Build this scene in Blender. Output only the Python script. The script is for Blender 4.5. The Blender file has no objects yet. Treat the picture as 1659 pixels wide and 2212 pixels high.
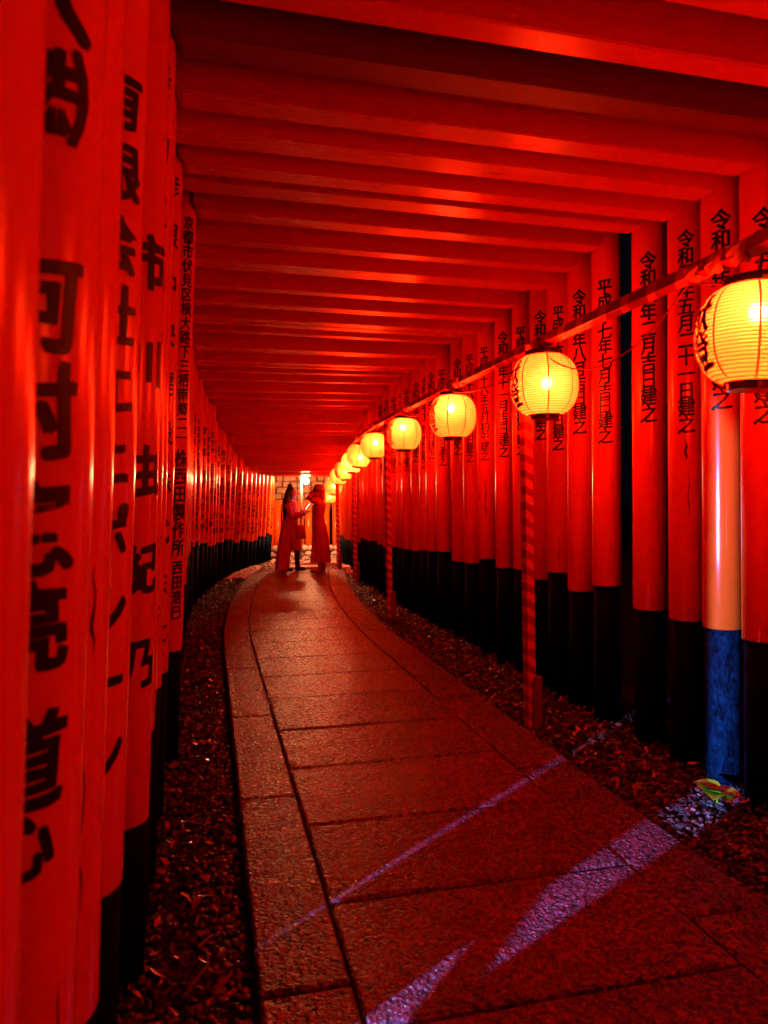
import bpy, bmesh, math, random
from mathutils import Vector, Matrix, noise
R = math.radians
random.seed(11)
S = bpy.context.scene
C = S.collection

# ------------------------------------------------------------ camera
cd = bpy.data.cameras.new("camera"); cam = bpy.data.objects.new("camera", cd); C.objects.link(cam)
S.camera = cam
CAM_H, YAW = 1.40, 13.66
cam.location = (0, 0, CAM_H); cam.rotation_euler = (R(90), 0, R(-YAW))
cd.sensor_fit = 'VERTICAL'; cd.sensor_height = 36; cd.sensor_width = 27
cd.lens = 25.39; cd.shift_y = -30 / 2212.0
cd.clip_start = 0.05; cd.clip_end = 200
cd.dof.use_dof = True; cd.dof.focus_distance = 6.0; cd.dof.aperture_fstop = 4.2

# ------------------------------------------------------------ night sky, view
W = bpy.data.worlds.new("World"); S.world = W; W.use_nodes = True
bg = W.node_tree.nodes['Background']
bg.inputs[0].default_value = (0.02, 0.03, 0.06, 1); bg.inputs[1].default_value = 0.03
S.view_settings.view_transform = 'Standard'; S.view_settings.look = 'None'
S.view_settings.gamma = 1; S.view_settings.exposure = 0.3
S.view_settings.use_curve_mapping = False
S.render.engine = 'CYCLES'
S.cycles.use_denoising = True
S.cycles.max_bounces = 8; S.cycles.diffuse_bounces = 5; S.cycles.glossy_bounces = 3
S.cycles.transmission_bounces = 4; S.cycles.transparent_max_bounces = 6
S.cycles.sample_clamp_indirect = 6.0
S.cycles.caustics_reflective = False; S.cycles.caustics_refractive = False

def light(name, kind, loc, energy, color, **k):
    l = bpy.data.lights.new(name, kind); l.energy = energy; l.color = color
    for a, v in k.items(): setattr(l, a, v)
    o = bpy.data.objects.new(name, l); o.location = loc; C.objects.link(o); return o
def aim(o, target):
    o.rotation_euler = (Vector(target) - o.location).to_track_quat('-Z', 'Y').to_euler()

FLOOD = Vector((2.22, 16.9, 1.80))
fl = light("flood_lamp", 'POINT', FLOOD, 620, (1, 0.33, 0.11), shadow_soft_size=0.09)
# cool lamp standing outside the left row of posts; its light slips through the gaps
cl = light("garden_lamp", 'SPOT', (-3.3, -0.33, 1.0), 4300, (0.27, 0.32, 0.95), shadow_soft_size=0.032, spot_size=R(26), spot_blend=0.12)
cl.scale = (0.40, 1, 1)      # barn doors left and right
aim(cl, (-3.3 + math.cos(R(33.4)), -0.33 + math.sin(R(33.4)), 0.94))

# ------------------------------------------------------------ helpers
def tag(o, label=None, cat=None, group=None, kind=None):
    if label: o['label'] = label
    if cat: o['category'] = cat
    if group: o['group'] = group
    if kind: o['kind'] = kind
    return o
def empty(name, loc=(0, 0, 0), rz=0.0, parent=None):
    o = bpy.data.objects.new(name, None); C.objects.link(o); o.location = loc; o.rotation_euler = (0, 0, rz)
    o.empty_display_size = 0.1; o.parent = parent; return o
def link(name, me, mat=None, parent=None, loc=(0, 0, 0), rot=(0, 0, 0), smooth=False):
    if isinstance(me, bmesh.types.BMesh):
        bm = me; me = bpy.data.meshes.new(name); bm.to_mesh(me); bm.free()
        if smooth:
            for p in me.polygons: p.use_smooth = True
    if mat and not me.materials: me.materials.append(mat)
    o = bpy.data.objects.new(name, me); C.objects.link(o); o.parent = parent
    o.location = loc; o.rotation_euler = rot; return o
def box(bm, x0, x1, y0, y1, z0, z1, bev=0.0):
    r = bmesh.ops.create_cube(bm, size=1.0)
    vs = r['verts']
    for v in vs:
        v.co = Vector((x0 if v.co.x < 0 else x1, y0 if v.co.y < 0 else y1, z0 if v.co.z < 0 else z1))
    if bev:
        es = list({e for v in vs for e in v.link_edges})
        bmesh.ops.bevel(bm, geom=es, offset=bev, segments=2, affect='EDGES', profile=0.5)
def cyl(bm, p0, p1, r0, r1=None, n=16, cap=True):
    if r1 is None: r1 = r0
    p0, p1 = Vector(p0), Vector(p1); d = (p1 - p0).normalized()
    a = d.orthogonal().normalized(); b = d.cross(a)
    A = [bm.verts.new(p0 + (a * math.cos(t) + b * math.sin(t)) * r0) for t in [2 * math.pi * i / n for i in range(n)]]
    B = [bm.verts.new(p1 + (a * math.cos(t) + b * math.sin(t)) * r1) for t in [2 * math.pi * i / n for i in range(n)]]
    for i in range(n): bm.faces.new((A[i], A[(i + 1) % n], B[(i + 1) % n], B[i]))
    if cap: bm.faces.new(A[::-1]); bm.faces.new(B)
def tube(bm, pts, r, n=6):
    pts = [Vector(p) for p in pts]; prev = None
    for i, p in enumerate(pts):
        d = (pts[min(i + 1, len(pts) - 1)] - pts[max(i - 1, 0)]).normalized()
        a = d.cross(Vector((0.13, 0.2, 1))).normalized(); b = d.cross(a)
        rr = r[i] if isinstance(r, (list, tuple)) else r
        ring = [bm.verts.new(p + (a * math.cos(2 * math.pi * k / n) + b * math.sin(2 * math.pi * k / n)) * rr) for k in range(n)]
        if prev:
            for k in range(n): bm.faces.new((prev[k], prev[(k + 1) % n], ring[(k + 1) % n], ring[k]))
        else: bm.faces.new(ring[::-1])
        prev = ring
    bm.faces.new(prev)
def lathe(bm, prof, n=32, cap0=True, cap1=True):
    prev = None
    for i, (r, z) in enumerate(prof):
        ring = [bm.verts.new((r * math.cos(2 * math.pi * k / n), r * math.sin(2 * math.pi * k / n), z)) for k in range(n)]
        if prev:
            for k in range(n): bm.faces.new((prev[k], prev[(k + 1) % n], ring[(k + 1) % n], ring[k]))
        elif cap0: bm.faces.new(ring[::-1])
        prev = ring
    if cap1: bm.faces.new(prev)
def interp(tab, y):
    if y <= tab[0][0]: return tab[0][1]
    for (a, b), (c, d) in zip(tab, tab[1:]):
        if y <= c: return b + (d - b) * (y - a) / (c - a)
    return tab[-1][1]

# ------------------------------------------------------------ materials
def mat(name, col, rough=0.5, spec=0.5, metal=0.0):
    m = bpy.data.materials.new(name); m.use_nodes = True
    b = m.node_tree.nodes['Principled BSDF']
    b.inputs['Base Color'].default_value = (*col, 1); b.inputs['Roughness'].default_value = rough
    b.inputs['Specular IOR Level'].default_value = spec; b.inputs['Metallic'].default_value = metal
    return m
def N(m, t, **k):
    n = m.node_tree.nodes.new(t)
    for a, v in k.items(): setattr(n, a, v)
    return n
def L(m, a, b): m.node_tree.links.new(a, b)
def pb(m): return m.node_tree.nodes['Principled BSDF']
def coords(m, scale):
    tc = N(m, 'ShaderNodeTexCoord'); mp = N(m, 'ShaderNodeMapping'); mp.inputs['Scale'].default_value = scale
    L(m, tc.outputs['Object'], mp.inputs[0]); return mp.outputs[0]
def ramp(m, fac, stops):
    r = N(m, 'ShaderNodeValToRGB'); e = r.color_ramp.elements
    while len(e) < len(stops): e.new(0.5)
    for s, (p, c) in zip(e, stops): s.position = p; s.color = c if len(c) == 4 else (*c, 1)
    L(m, fac, r.inputs[0]); return r.outputs[0]
def noise_tex(m, vec, scale, detail=4, rough=0.55, dist=0.0):
    n = N(m, 'ShaderNodeTexNoise'); n.inputs['Scale'].default_value = scale; n.inputs['Detail'].default_value = detail
    n.inputs['Roughness'].default_value = rough; n.inputs['Distortion'].default_value = dist
    L(m, vec, n.inputs['Vector']); return n.outputs['Fac']
def bump(m, h, strength, dist, prev=None):
    b = N(m, 'ShaderNodeBump'); b.inputs['Strength'].default_value = strength; b.inputs['Distance'].default_value = dist
    L(m, h, b.inputs['Height'])
    if prev: L(m, prev, b.inputs['Normal'])
    return b.outputs[0]

def vermilion(name, stretch, c0, c1, rough, grain, wear=0.0):
    m = mat(name, c0, rough, 0.5)
    v = coords(m, stretch)
    f = noise_tex(m, v, 3.0, 6, 0.6, 0.3)
    oi = N(m, 'ShaderNodeObjectInfo')
    add = N(m, 'ShaderNodeMath', operation='MULTIPLY_ADD'); L(m, oi.outputs['Random'], add.inputs[0]); add.inputs[1].default_value = 0.35; L(m, f, add.inputs[2])
    col = ramp(m, add.outputs[0], [(0.30, c1), (0.85, c0)])
    if wear:
        v2 = coords(m, (1.3, 1.3, 0.5)); w = noise_tex(m, v2, 2.6, 8, 0.7, 0.6)
        msk = ramp(m, w, [(0.60, (0, 0, 0)), (0.76, (wear, wear, wear))])
        mx = N(m, 'ShaderNodeMix', data_type='RGBA'); L(m, msk, mx.inputs[0]); L(m, col, mx.inputs[6]); mx.inputs[7].default_value = (0.16, 0.012, 0.004, 1)
        col = mx.outputs[2]
    sp_ = noise_tex(m, coords(m, tuple(.25 + .75 * q for q in stretch)), 26, 6, 0.7, 0.4)
    mk = ramp(m, sp_, [(0.70, (0, 0, 0)), (0.745, (.8, .8, .8))])
    mx2 = N(m, 'ShaderNodeMix', data_type='RGBA'); L(m, mk, mx2.inputs[0]); L(m, col, mx2.inputs[6]); mx2.inputs[7].default_value = (0.09, 0.010, 0.004, 1); col = mx2.outputs[2]
    L(m, col, pb(m).inputs['Base Color'])
    rr = N(m, 'ShaderNodeMapRange'); L(m, f, rr.inputs[0]); rr.inputs[3].default_value = rough * 0.7; rr.inputs[4].default_value = rough * 1.5
    L(m, rr.outputs[0], pb(m).inputs['Roughness'])
    g = noise_tex(m, coords(m, tuple(s * 9 for s in stretch)), 4.0, 5, 0.6, 0.2)
    n1 = bump(m, g, grain, 0.003)
    n2 = bump(m, noise_tex(m, coords(m, (1, 1, 1)), 2.2, 2), 0.25, 0.02, n1)
    L(m, n2, pb(m).inputs['Normal'])
    return m
RED_POST = vermilion("vermilion_lacquer_post", (1, 1, 0.10), (0.76, 0.145, 0.010), (0.56, 0.085, 0.008), 0.18, 0.26, 0.5)
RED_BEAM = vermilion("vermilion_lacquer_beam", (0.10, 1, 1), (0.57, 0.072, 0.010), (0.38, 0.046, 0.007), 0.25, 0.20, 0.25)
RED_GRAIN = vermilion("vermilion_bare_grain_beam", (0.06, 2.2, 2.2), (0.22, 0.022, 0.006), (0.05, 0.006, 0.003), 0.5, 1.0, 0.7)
INK = mat("black_brush_ink", (0.006, 0.005, 0.005), 0.45, 0.35)
BLACK = mat("blue_black_painted_base", (0.002, 0.009, 0.026), 0.7, 0.04)
v = coords(BLACK, (1, 1, 0.5)); f = noise_tex(BLACK, v, 26, 8, 0.75, 1.0)
L(BLACK, ramp(BLACK, f, [(0.38, (0.001, 0.002, 0.005)), (0.48, (0.002, 0.014, 0.038)), (0.66, (0.004, 0.045, 0.11))]), pb(BLACK).inputs['Base Color'])
L(BLACK, bump(BLACK, f, 1.0, 0.012), pb(BLACK).inputs['Normal'])

STONE = mat("bush_hammered_granite", (0.30, 0.27, 0.26), 0.42, 0.48)
v = coords(STONE, (1, 1, 1))
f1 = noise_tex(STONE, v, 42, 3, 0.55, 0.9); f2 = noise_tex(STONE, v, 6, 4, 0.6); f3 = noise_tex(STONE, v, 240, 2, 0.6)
vo = N(STONE, 'ShaderNodeTexVoronoi'); vo.inputs['Scale'].default_value = 62; L(STONE, v, vo.inputs['Vector'])
oi = N(STONE, 'ShaderNodeObjectInfo')
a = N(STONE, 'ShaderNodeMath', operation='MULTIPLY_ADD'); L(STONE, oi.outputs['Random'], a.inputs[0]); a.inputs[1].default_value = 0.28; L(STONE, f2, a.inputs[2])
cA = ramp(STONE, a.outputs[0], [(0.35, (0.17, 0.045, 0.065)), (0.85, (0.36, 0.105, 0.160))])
cPitShade = ramp(STONE, f1, [(0.38, (0.16, 0.15, 0.15)), (0.58, (1, 1, 1))])  # crevice shade put into the colour: pits of the bump noise darkened
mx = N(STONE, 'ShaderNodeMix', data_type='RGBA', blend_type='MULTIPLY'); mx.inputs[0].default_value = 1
L(STONE, cA, mx.inputs[6]); L(STONE, cPitShade, mx.inputs[7]); L(STONE, mx.outputs[2], pb(STONE).inputs['Base Color'])
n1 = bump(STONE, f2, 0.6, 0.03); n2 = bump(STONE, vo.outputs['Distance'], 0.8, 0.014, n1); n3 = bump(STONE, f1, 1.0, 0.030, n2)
L(STONE, n3, pb(STONE).inputs['Normal'])
L(STONE, ramp(STONE, f1, [(0.35, (0.40,) * 3), (0.62, (0.17,) * 3)]), pb(STONE).inputs['Roughness'])

SOIL = mat("dark_soil", (0.035, 0.028, 0.024), 0.9, 0.2)
f = noise_tex(SOIL, coords(SOIL, (1, 1, 1)), 30, 6, 0.7)
L(SOIL, ramp(SOIL, f, [(0.3, (0.012, 0.010, 0.009)), (0.7, (0.06, 0.048, 0.04))]), pb(SOIL).inputs['Base Color'])
L(SOIL, bump(SOIL, f, 1.0, 0.03), pb(SOIL).inputs['Normal'])
def varied(name, stops, rough, spec=0.4):
    m = mat(name, stops[0][1][:3], rough, spec)
    at = N(m, 'ShaderNodeAttribute'); at.attribute_name = 'tone'
    L(m, ramp(m, at.outputs['Fac'], stops), pb(m).inputs['Base Color']); return m
GRAVEL = varied("grey_gravel", [(0.0, (0.02, 0.02, 0.02)), (0.55, (0.065, 0.065, 0.07)), (1.0, (0.34, 0.34, 0.36))], 0.38)
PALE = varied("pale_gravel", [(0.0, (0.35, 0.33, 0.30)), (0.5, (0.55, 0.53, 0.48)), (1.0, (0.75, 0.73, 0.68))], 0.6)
LEAF = varied("dry_leaves", [(0.0, (0.010, 0.006, 0.004)), (0.5, (0.045, 0.020, 0.010)), (0.85, (0.15, 0.06, 0.025)), (1.0, (0.38, 0.18, 0.05))], 0.25, 0.7)
TWIG = mat("brown_twig", (0.11, 0.055, 0.03), 0.7)
STAKE = mat("dark_red_stake", (0.22, 0.014, 0.008), 0.5)
STEEL = mat("galvanised_steel", (0.45, 0.45, 0.43), 0.35, 0.5, 0.8)
WIRE = mat("red_brown_wire", (0.35, 0.05, 0.03), 0.4)
BLKPL = mat("black_lacquer", (0.008, 0.007, 0.007), 0.22, 0.5)
WHITE_STONE = mat("pale_stone", (0.62, 0.60, 0.55), 0.8)
L(WHITE_STONE, bump(WHITE_STONE, noise_tex(WHITE_STONE, coords(WHITE_STONE, (1, 1, 1)), 25, 5), 0.6, 0.01), pb(WHITE_STONE).inputs['Normal'])
WOOD = mat("pale_plaque_wood", (0.55, 0.38, 0.18), 0.6)
L(WOOD, ramp(WOOD, noise_tex(WOOD, coords(WOOD, (1, 1, 8)), 6, 4), [(0.3, (0.46, 0.30, 0.13)), (0.7, (0.62, 0.45, 0.24))]), pb(WOOD).inputs['Base Color'])

# tape wrapped pole: red and faded white bands spiralling round
def tape(name, axis, period, duty, red, pale):
    m = mat(name, red, 0.32, 0.5)
    tc = N(m, 'ShaderNodeTexCoord'); sp = N(m, 'ShaderNodeSeparateXYZ'); L(m, tc.outputs['Object'], sp.inputs[0])
    mu = N(m, 'ShaderNodeMath', operation='MULTIPLY_ADD'); L(m, sp.outputs[axis], mu.inputs[0]); mu.inputs[1].default_value = 1 / period
    s2 = N(m, 'ShaderNodeMath', operation='MULTIPLY'); L(m, sp.outputs[(axis + 1) % 3], s2.inputs[0]); s2.inputs[1].default_value = 5.5
    L(m, s2.outputs[0], mu.inputs[2])
    nz = noise_tex(m, tc.outputs['Object'], 9, 3); ad = N(m, 'ShaderNodeMath', operation='MULTIPLY_ADD'); L(m, nz, ad.inputs[0]); ad.inputs[1].default_value = 0.35; L(m, mu.outputs[0], ad.inputs[2])
    fr = N(m, 'ShaderNodeMath', operation='FRACT'); L(m, ad.outputs[0], fr.inputs[0])
    L(m, ramp(m, fr.outputs[0], [(duty - 0.02, red), (duty, pale)]), pb(m).inputs['Base Color'])
    L(m, bump(m, fr.outputs[0], 0.5, 0.004), pb(m).inputs['Normal']); return m
TAPE_POLE = tape("faded_red_band_tape", 2, 0.10, 0.5, (0.40, 0.025, 0.015), (0.84, 0.26, 0.18))
TAPE_RAIL = tape("red_white_band_tape", 0, 0.21, 0.66, (0.36, 0.018, 0.018), (0.80, 0.36, 0.26))
TAPE_PALE = mat("faded_white_tape", (0.75, 0.52, 0.36), 0.4)

# ------------------------------------------------------------ brush lettering
_gl = {}
_fc = bpy.data.curves.new("lettering", 'FONT'); _fo = bpy.data.objects.new("lettering", _fc)
_fc.resolution_u = 2
SMALL_R = (1.0, 0.0)
def glyph(ch, fine):
    """brush-like outline of one character, unit square centred on 0, cut into strips so that it can bend"""
    k = (ch, fine)
    if k in _gl: return _gl[k]
    _fc.body = ch; _fc.offset = 0.010
    me = _fo.to_mesh()
    bm = bmesh.new(); bm.from_mesh(me)
    rnd = random.Random(ord(ch))
    sl = 0.08 + rnd.uniform(-0.03, 0.04); ph = rnd.uniform(0, 6)
    for v in bm.verts:
        x, y = v.co.x - 0.5, v.co.y - 0.37
        y += sl * x
        x *= 0.96 + 0.06 * math.sin(y * 4 + ph); y *= 1.0 + 0.05 * math.sin(x * 5 + ph)
        x += 0.014 * noise.noise(Vector((x * 7, y * 7, ph))) ; y += 0.022 * noise.noise(Vector((x * 6 + 9, y * 6, ph)))
        v.co = Vector((x, y, 0))
    cuts = [-0.36, -0.18, 0, 0.18, 0.36] if fine else [-0.25, 0, 0.25]
    for c in cuts:
        bmesh.ops.bisect_plane(bm, geom=bm.verts[:] + bm.edges[:] + bm.faces[:], plane_co=(c, 0, 0), plane_no=(1, 0, 0))
    if len(bm.faces) > 400 and not fine:
        bmesh.ops.dissolve_limit(bm, angle_limit=R(1), verts=bm.verts, edges=bm.edges)
    bm.verts.index_update()
    _gl[k] = ([v.co.copy() for v in bm.verts], [[v.index for v in f.verts] for f in bm.faces])
    bm.free(); _fo.to_mesh_clear()
    return _gl[k]
def inscription(chars, radius, phi, fine, bold=1.0):
    """chars: (character, z, size). Bent round a post whose axis is z; phi = azimuth of the text's centre"""
    V, F = [], []
    passes = [(-.020, -.014, 0), (.020, .012, .0002), (-.012, .016, .0004), (.016, -.014, .0006)] if fine else [(-.012, -.008, 0), (.014, .009, .0002)]
    for ch, z, s in chars:
        gv, gf = glyph(ch, fine)
        for ox, oy, orr in passes:      # a loaded brush: each stroke laid down a little wider
            o = len(V); rr_ = radius + orr
            for p in gv:
                a = phi + (p.x + ox * bold) * s * 0.92 / radius
                V.append((rr_ * math.cos(a), rr_ * math.sin(a), z + (p.y + oy * bold) * s))
            F += [[o + i for i in f] for f in gf]
    me = bpy.data.meshes.new("inscription"); me.from_pydata(V, [], F); me.update()
    return me
def column(txt, top, pitch, size): return [(c, top - (i + 0.5) * pitch, size) for i, c in enumerate(txt) if c not in ' 　']

# ------------------------------------------------------------ plan of the tunnel (x across, y along)
def curve(y): return 0.0 if y < 7 else 0.024 * (y - 7) ** 1.75
def slope(y): return 0.0 if y < 7 else 0.042 * (y - 7) ** 0.75
XL = [(9, -0.17), (10.6, -0.05), (12.3, 0.20), (13.6, 0.52), (15, 0.92), (16, 1.18), (17.6, 1.66)]
XR = [(8, 2.42), (10, 2.44), (12.2, 2.50), (14, 2.68), (16, 2.86), (17.6, 3.05)]
CLEAR = [(10.1, 2.95), (10.6, 2.87), (11.4, 2.80), (12.2, 2.57), (13.0, 2.40), (13.8, 2.18), (14.6, 2.0), (16, 1.92), (17.6, 1.90)]

# ------------------------------------------------------------ ground
bm = bmesh.new(); bmesh.ops.create_grid(bm, x_segments=2, y_segments=2, size=90)
g = link("ground", bm, SOIL, loc=(0, 30, -0.07)); tag(g, kind='structure')

path = empty("stone_path"); tag(path, kind='structure')
def slab(name, y0, y1, x0, x1):
    n = max(1, int((y1 - y0) / 0.35)) if y1 > 7 else 1
    gx, gap = (0.005, 0.011)
    bm = bmesh.new(); top, bot, inn = [], [], []
    jz = random.uniform(-0.003, 0.003); b = 0.009
    L_, R_ = [], []
    for i in range(n + 1):
        y = y0 + gap + (y1 - y0 - 2 * gap) * i / n
        L_.append((x0 + gx + curve(y), y)); R_.append((x1 - gx + curve(y), y))
    out = L_ + R_[::-1]
    cx = sum(p[0] for p in out) / len(out); cy = sum(p[1] for p in out) / len(out)
    def ring(k, z):
        r = []
        for x, y in out:
            c = Vector((x, y)); q = Vector((cx + curve(y) - curve(cy), cy)); 
            sx = -k if x > q.x else k; sy = 0
            if abs(y - out[0][1]) < 1e-6: sy = k
            if abs(y - L_[-1][1]) < 1e-6: sy = -k
            r.append(bm.verts.new((x + sx, y + sy, z)))
        return r
    A = ring(0, -0.12); B = ring(0, jz - b); D = ring(b, jz)
    m = len(out)
    for P, Q in ((A, B), (B, D)):
        for i in range(m): bm.faces.new((P[i], P[(i + 1) % m], Q[(i + 1) % m], Q[i]))
    for i in range(n):
        bm.faces.new((D[i], D[m - 1 - i], D[m - 2 - i], D[i + 1]))
    bmesh.ops.recalc_face_normals(bm, faces=bm.faces)
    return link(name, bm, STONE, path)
cj = [-1.2, -0.55, 0.1, 0.72, 1.28, 1.86, 2.47, 3.08, 3.75, 4.38, 5.08]
while cj[-1] < 13.2: cj.append(cj[-1] + random.uniform(0.6, 0.7))
cj.append(14.05)
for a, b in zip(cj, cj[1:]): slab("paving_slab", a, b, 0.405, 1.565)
lj = [-0.6, 0.72, 2.05, 3.41, 4.71, 6.05, 7.4, 8.7, 10.05, 11.4, 12.7, 14.05]
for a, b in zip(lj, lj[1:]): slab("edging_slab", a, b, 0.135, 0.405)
rj = [-0.6, 0.75, 2.11, 3.48, 4.8, 6.15, 7.5, 8.85, 10.2, 11.5, 12.8, 14.05]
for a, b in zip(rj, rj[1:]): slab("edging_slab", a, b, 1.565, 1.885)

# ------------------------------------------------------------ gravel and leaf litter (nobody could count it)
def strip_points(dens):
    pts = []
    def fill(xa, xb, y0, y1, d):
        for _ in range(int(abs(xb - xa) * (y1 - y0) * d)):
            y = random.uniform(y0, y1); pts.append((random.uniform(xa, xb), y))
    for y0, y1, d in ((0.2, 4, 1.0), (4, 7, 0.7), (7, 10, 0.45), (10, 14, 0.3)):
        fill(-0.45, 0.115, y0, y1, dens * d); fill(1.90, 2.85, y0, y1, dens * d)
    return pts
ICO = None
def stones(name, pts, m, s0, s1, z0, pale=False):
    V, F, T = [], [], []
    base = [Vector(p) for p in ((1, 0, 0), (-1, 0, 0), (0, 1, 0), (0, -1, 0), (0, 0, 1), (0, 0, -1), (.62, .62, .5), (-.62, .62, .5), (.62, -.62, .5), (-.62, -.62, .5))]
    fs = [(0, 6, 8), (1, 9, 7), (2, 7, 6), (3, 8, 9), (4, 8, 6), (4, 6, 7), (4, 7, 9), (4, 9, 8), (0, 2, 6), (0, 8, 3), (1, 7, 2), (1, 3, 9), (5, 2, 0), (5, 0, 3), (5, 3, 1), (5, 1, 2)]
    for x, y in pts:
        s = random.uniform(s0, s1) * (1.6 if random.random() < 0.06 else 1); o = len(V)
        Mx = Matrix.Rotation(random.uniform(0, 6.28), 3, 'Z') @ Matrix.Rotation(random.uniform(-.5, .5), 3, 'X')
        sx, sy, sz = s * random.uniform(.7, 1.2), s * random.uniform(.6, 1), s * random.uniform(.35, .7)
        t = min(1, max(0, random.gauss(0.45, 0.22))); zz = z0 + random.uniform(-.004, .012) + (.022 if 1.9 < x < 2.8 else 0)
        for b in base:
            b2 = b * random.uniform(0.85, 1.15); p = Mx @ Vector((b2.x * sx, b2.y * sy, b2.z * sz)); V.append((x + curve(y) + p.x, y + p.y, zz + p.z)); T.append(t)
        F += [tuple(o + i for i in f) for f in fs]
    me = bpy.data.meshes.new(name); me.from_pydata(V, [], F)
    at = me.attributes.new('tone', 'FLOAT', 'POINT'); at.data.foreach_set('value', T)
    return tag(link(name, me, m), kind='stuff')
g = stones("gravel", strip_points(2300), GRAVEL, 0.008, 0.017, -0.052)
g['label'] = "dark gravel beside the stone path"; g['category'] = "gravel"
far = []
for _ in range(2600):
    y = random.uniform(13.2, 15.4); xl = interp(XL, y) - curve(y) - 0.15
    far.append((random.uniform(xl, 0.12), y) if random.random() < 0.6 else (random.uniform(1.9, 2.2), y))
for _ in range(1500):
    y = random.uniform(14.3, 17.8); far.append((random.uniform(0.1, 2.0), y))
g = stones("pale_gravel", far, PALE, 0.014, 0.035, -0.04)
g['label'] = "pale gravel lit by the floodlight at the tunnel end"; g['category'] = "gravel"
V, F, T = [], [], []
for x, y in strip_points(620):
    if not (x < 0.06 or x > 1.93) or (1.95 < x < 2.42 and 2.35 < y < 3.1): continue
    s = random.uniform(0.012, 0.030) * (1.25 if random.random() < .2 else 1); o = len(V)
    Mx = Matrix.Rotation(random.uniform(0, 6.28), 3, 'Z') @ Matrix.Rotation(random.gauss(0, .5), 3, 'X') @ Matrix.Rotation(random.gauss(0, .4), 3, 'Y')
    w = random.uniform(.28, .5); cup = random.uniform(-.25, .5); z = -0.036 + random.uniform(0, .018) + (.020 if x > 1.9 else 0); t = random.random() ** 1.3
    out = [(-1, 0), (-.45, w * .8), (.15, w), (.6, w * .6), (1, 0), (.6, -w * .6), (.15, -w), (-.45, -w * .8)]
    mid = [(-.45, 0), (.15, 0), (.6, 0)]
    for i, (a, b) in enumerate(out + mid):
        p = Mx @ Vector((a * s, b * s, (cup * abs(b) + .2 * cup * a * a) * s)); V.append((x + curve(y) + p.x, y + p.y, z + p.z)); T.append(t)
    F += [tuple(o + i for i in f) for f in ((0, 8, 1), (1, 8, 9, 2), (2, 9, 10, 3), (3, 10, 4), (4, 10, 5), (5, 10, 9, 6), (6, 9, 8, 7), (7, 8, 0))]
me = bpy.data.meshes.new("leaf_litter"); me.from_pydata(V, [], F); at = me.attributes.new('tone', 'FLOAT', 'POINT'); at.data.foreach_set('value', T)
for p in me.polygons: p.use_smooth = True
g = tag(link("leaf_litter", me, LEAF), "fallen dry leaves strewn over the gravel by the path", "leaves", kind='stuff')
for i, (x, y, ln, an) in enumerate([(2.02, 4.75, .5, 100), (2.1, 3.9, .42, 120), (2.12, 5.6, .6, 95), (2.3, 2.55, .45, 75), (2.06, 2.72, .16, 140), (-.02, 2.3, .3, 80), (0.02, 3.2, .26, 110), (-.05, 1.9, .22, 60)]):
    bm = bmesh.new(); pts = []
    for k in range(7):
        t = k / 6 - .5
        pts.append((ln * t * math.cos(R(an)) + .03 * math.sin(k * 1.3 + i) * math.sin(R(an)), ln * t * math.sin(R(an)) + .03 * math.sin(k * 1.1 + i), .012 + .006 * math.sin(k * 2)))
    tube(bm, pts, [.004 + .0018 * (1 - abs(k / 3 - 1)) for k in range(7)], 6)
    side = "by the right edge of the path" if x > 1 else "by the left edge of the path"
    tag(link("twig", bm, TWIG, loc=(x, y, -.035), smooth=True), ("bent brown twig, " + ["near the striped pole foot", "nearer than the pole foot", "just beyond the striped pole", "long, beside the lit gravel", "tiny, beside the lit gravel", "longest of the left strip", "farthest of the left strip", "shortest, nearest the camera"][i] + ", " + side), "twig", "fallen twigs " + side)

# ------------------------------------------------------------ torii gates
RIGHT = {2.86: "令和五年三月吉日建之", 3.14: "令和四年七月吉日建之", 3.42: "令和元年五月二十一日建之", 3.77: "令和六年二月吉日建之", 4.20: "平成十七年七月吉日建之",
         4.55: "令和二年八月吉日建之", 4.86: "平成二十一年五月吉日建之", 5.12: "令和三年三月吉日建之", 5.50: "平成三十一年二月初午建之", 5.84: "令和六年十一月吉日建之",
         6.30: "平成二十六年五月初午建之", 6.66: "平成二十八年九月吉日建之", 7.07: "令和元年十月吉日建之", 7.55: "平成二十年四月吉日建之", 7.95: "令和五年八月吉日建之",
         8.30: "令和六年十二月吉日建之", 8.68: "令和二年九月吉日建之", 9.10: "平成二十五年二月初午建之", 9.45: "平成二十二年六月吉日建之", 9.85: "平成十九年十月吉日建之",
         10.3: "令和三年七月吉日建之", 10.7: "平成二十七年一月吉日建之", 11.1: "令和四年四月吉日建之"}
LEFT = {2.57: "奉納家内安全商売繁盛", 2.86: "株式会社丸一商店", 3.42: "彦根中央建設株式会社", 9.85: "千葉県銚子市東町　株式会社山本水産", 9.45: "兵庫県神崎郡福崎町　福崎電気工業",
        8.68: "愛知県豊田市若林町　株式会社三共", 10.3: "大阪市西成区千本南　松本商店", 10.7: "東京都　株式会社大野", 11.1: "兵庫県神戸市灘区　中村工務店", 9.10: "滋賀県大津市　西川一", 8.30: "岐阜県関市　山田工業",
        7.95: "福井県敦賀市　北村商事", 7.55: "奈良県生駒市　岡本"}
ys = [-0.45, -0.05, 0.34, 0.72, 1.05, 1.27, 1.61, 1.76, 1.99, 2.32, 2.57, 2.86, 3.14, 3.42, 3.77, 4.20, 4.55, 4.86, 5.12, 5.50, 5.84, 6.30, 6.66, 7.07, 7.55, 7.95, 8.30, 8.68, 9.10, 9.45, 9.85, 10.3, 10.7, 11.1]
y = 11.1
while y < 17.0:
    y += random.uniform(0.36, 0.46); ys.append(round(y, 2))
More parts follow.
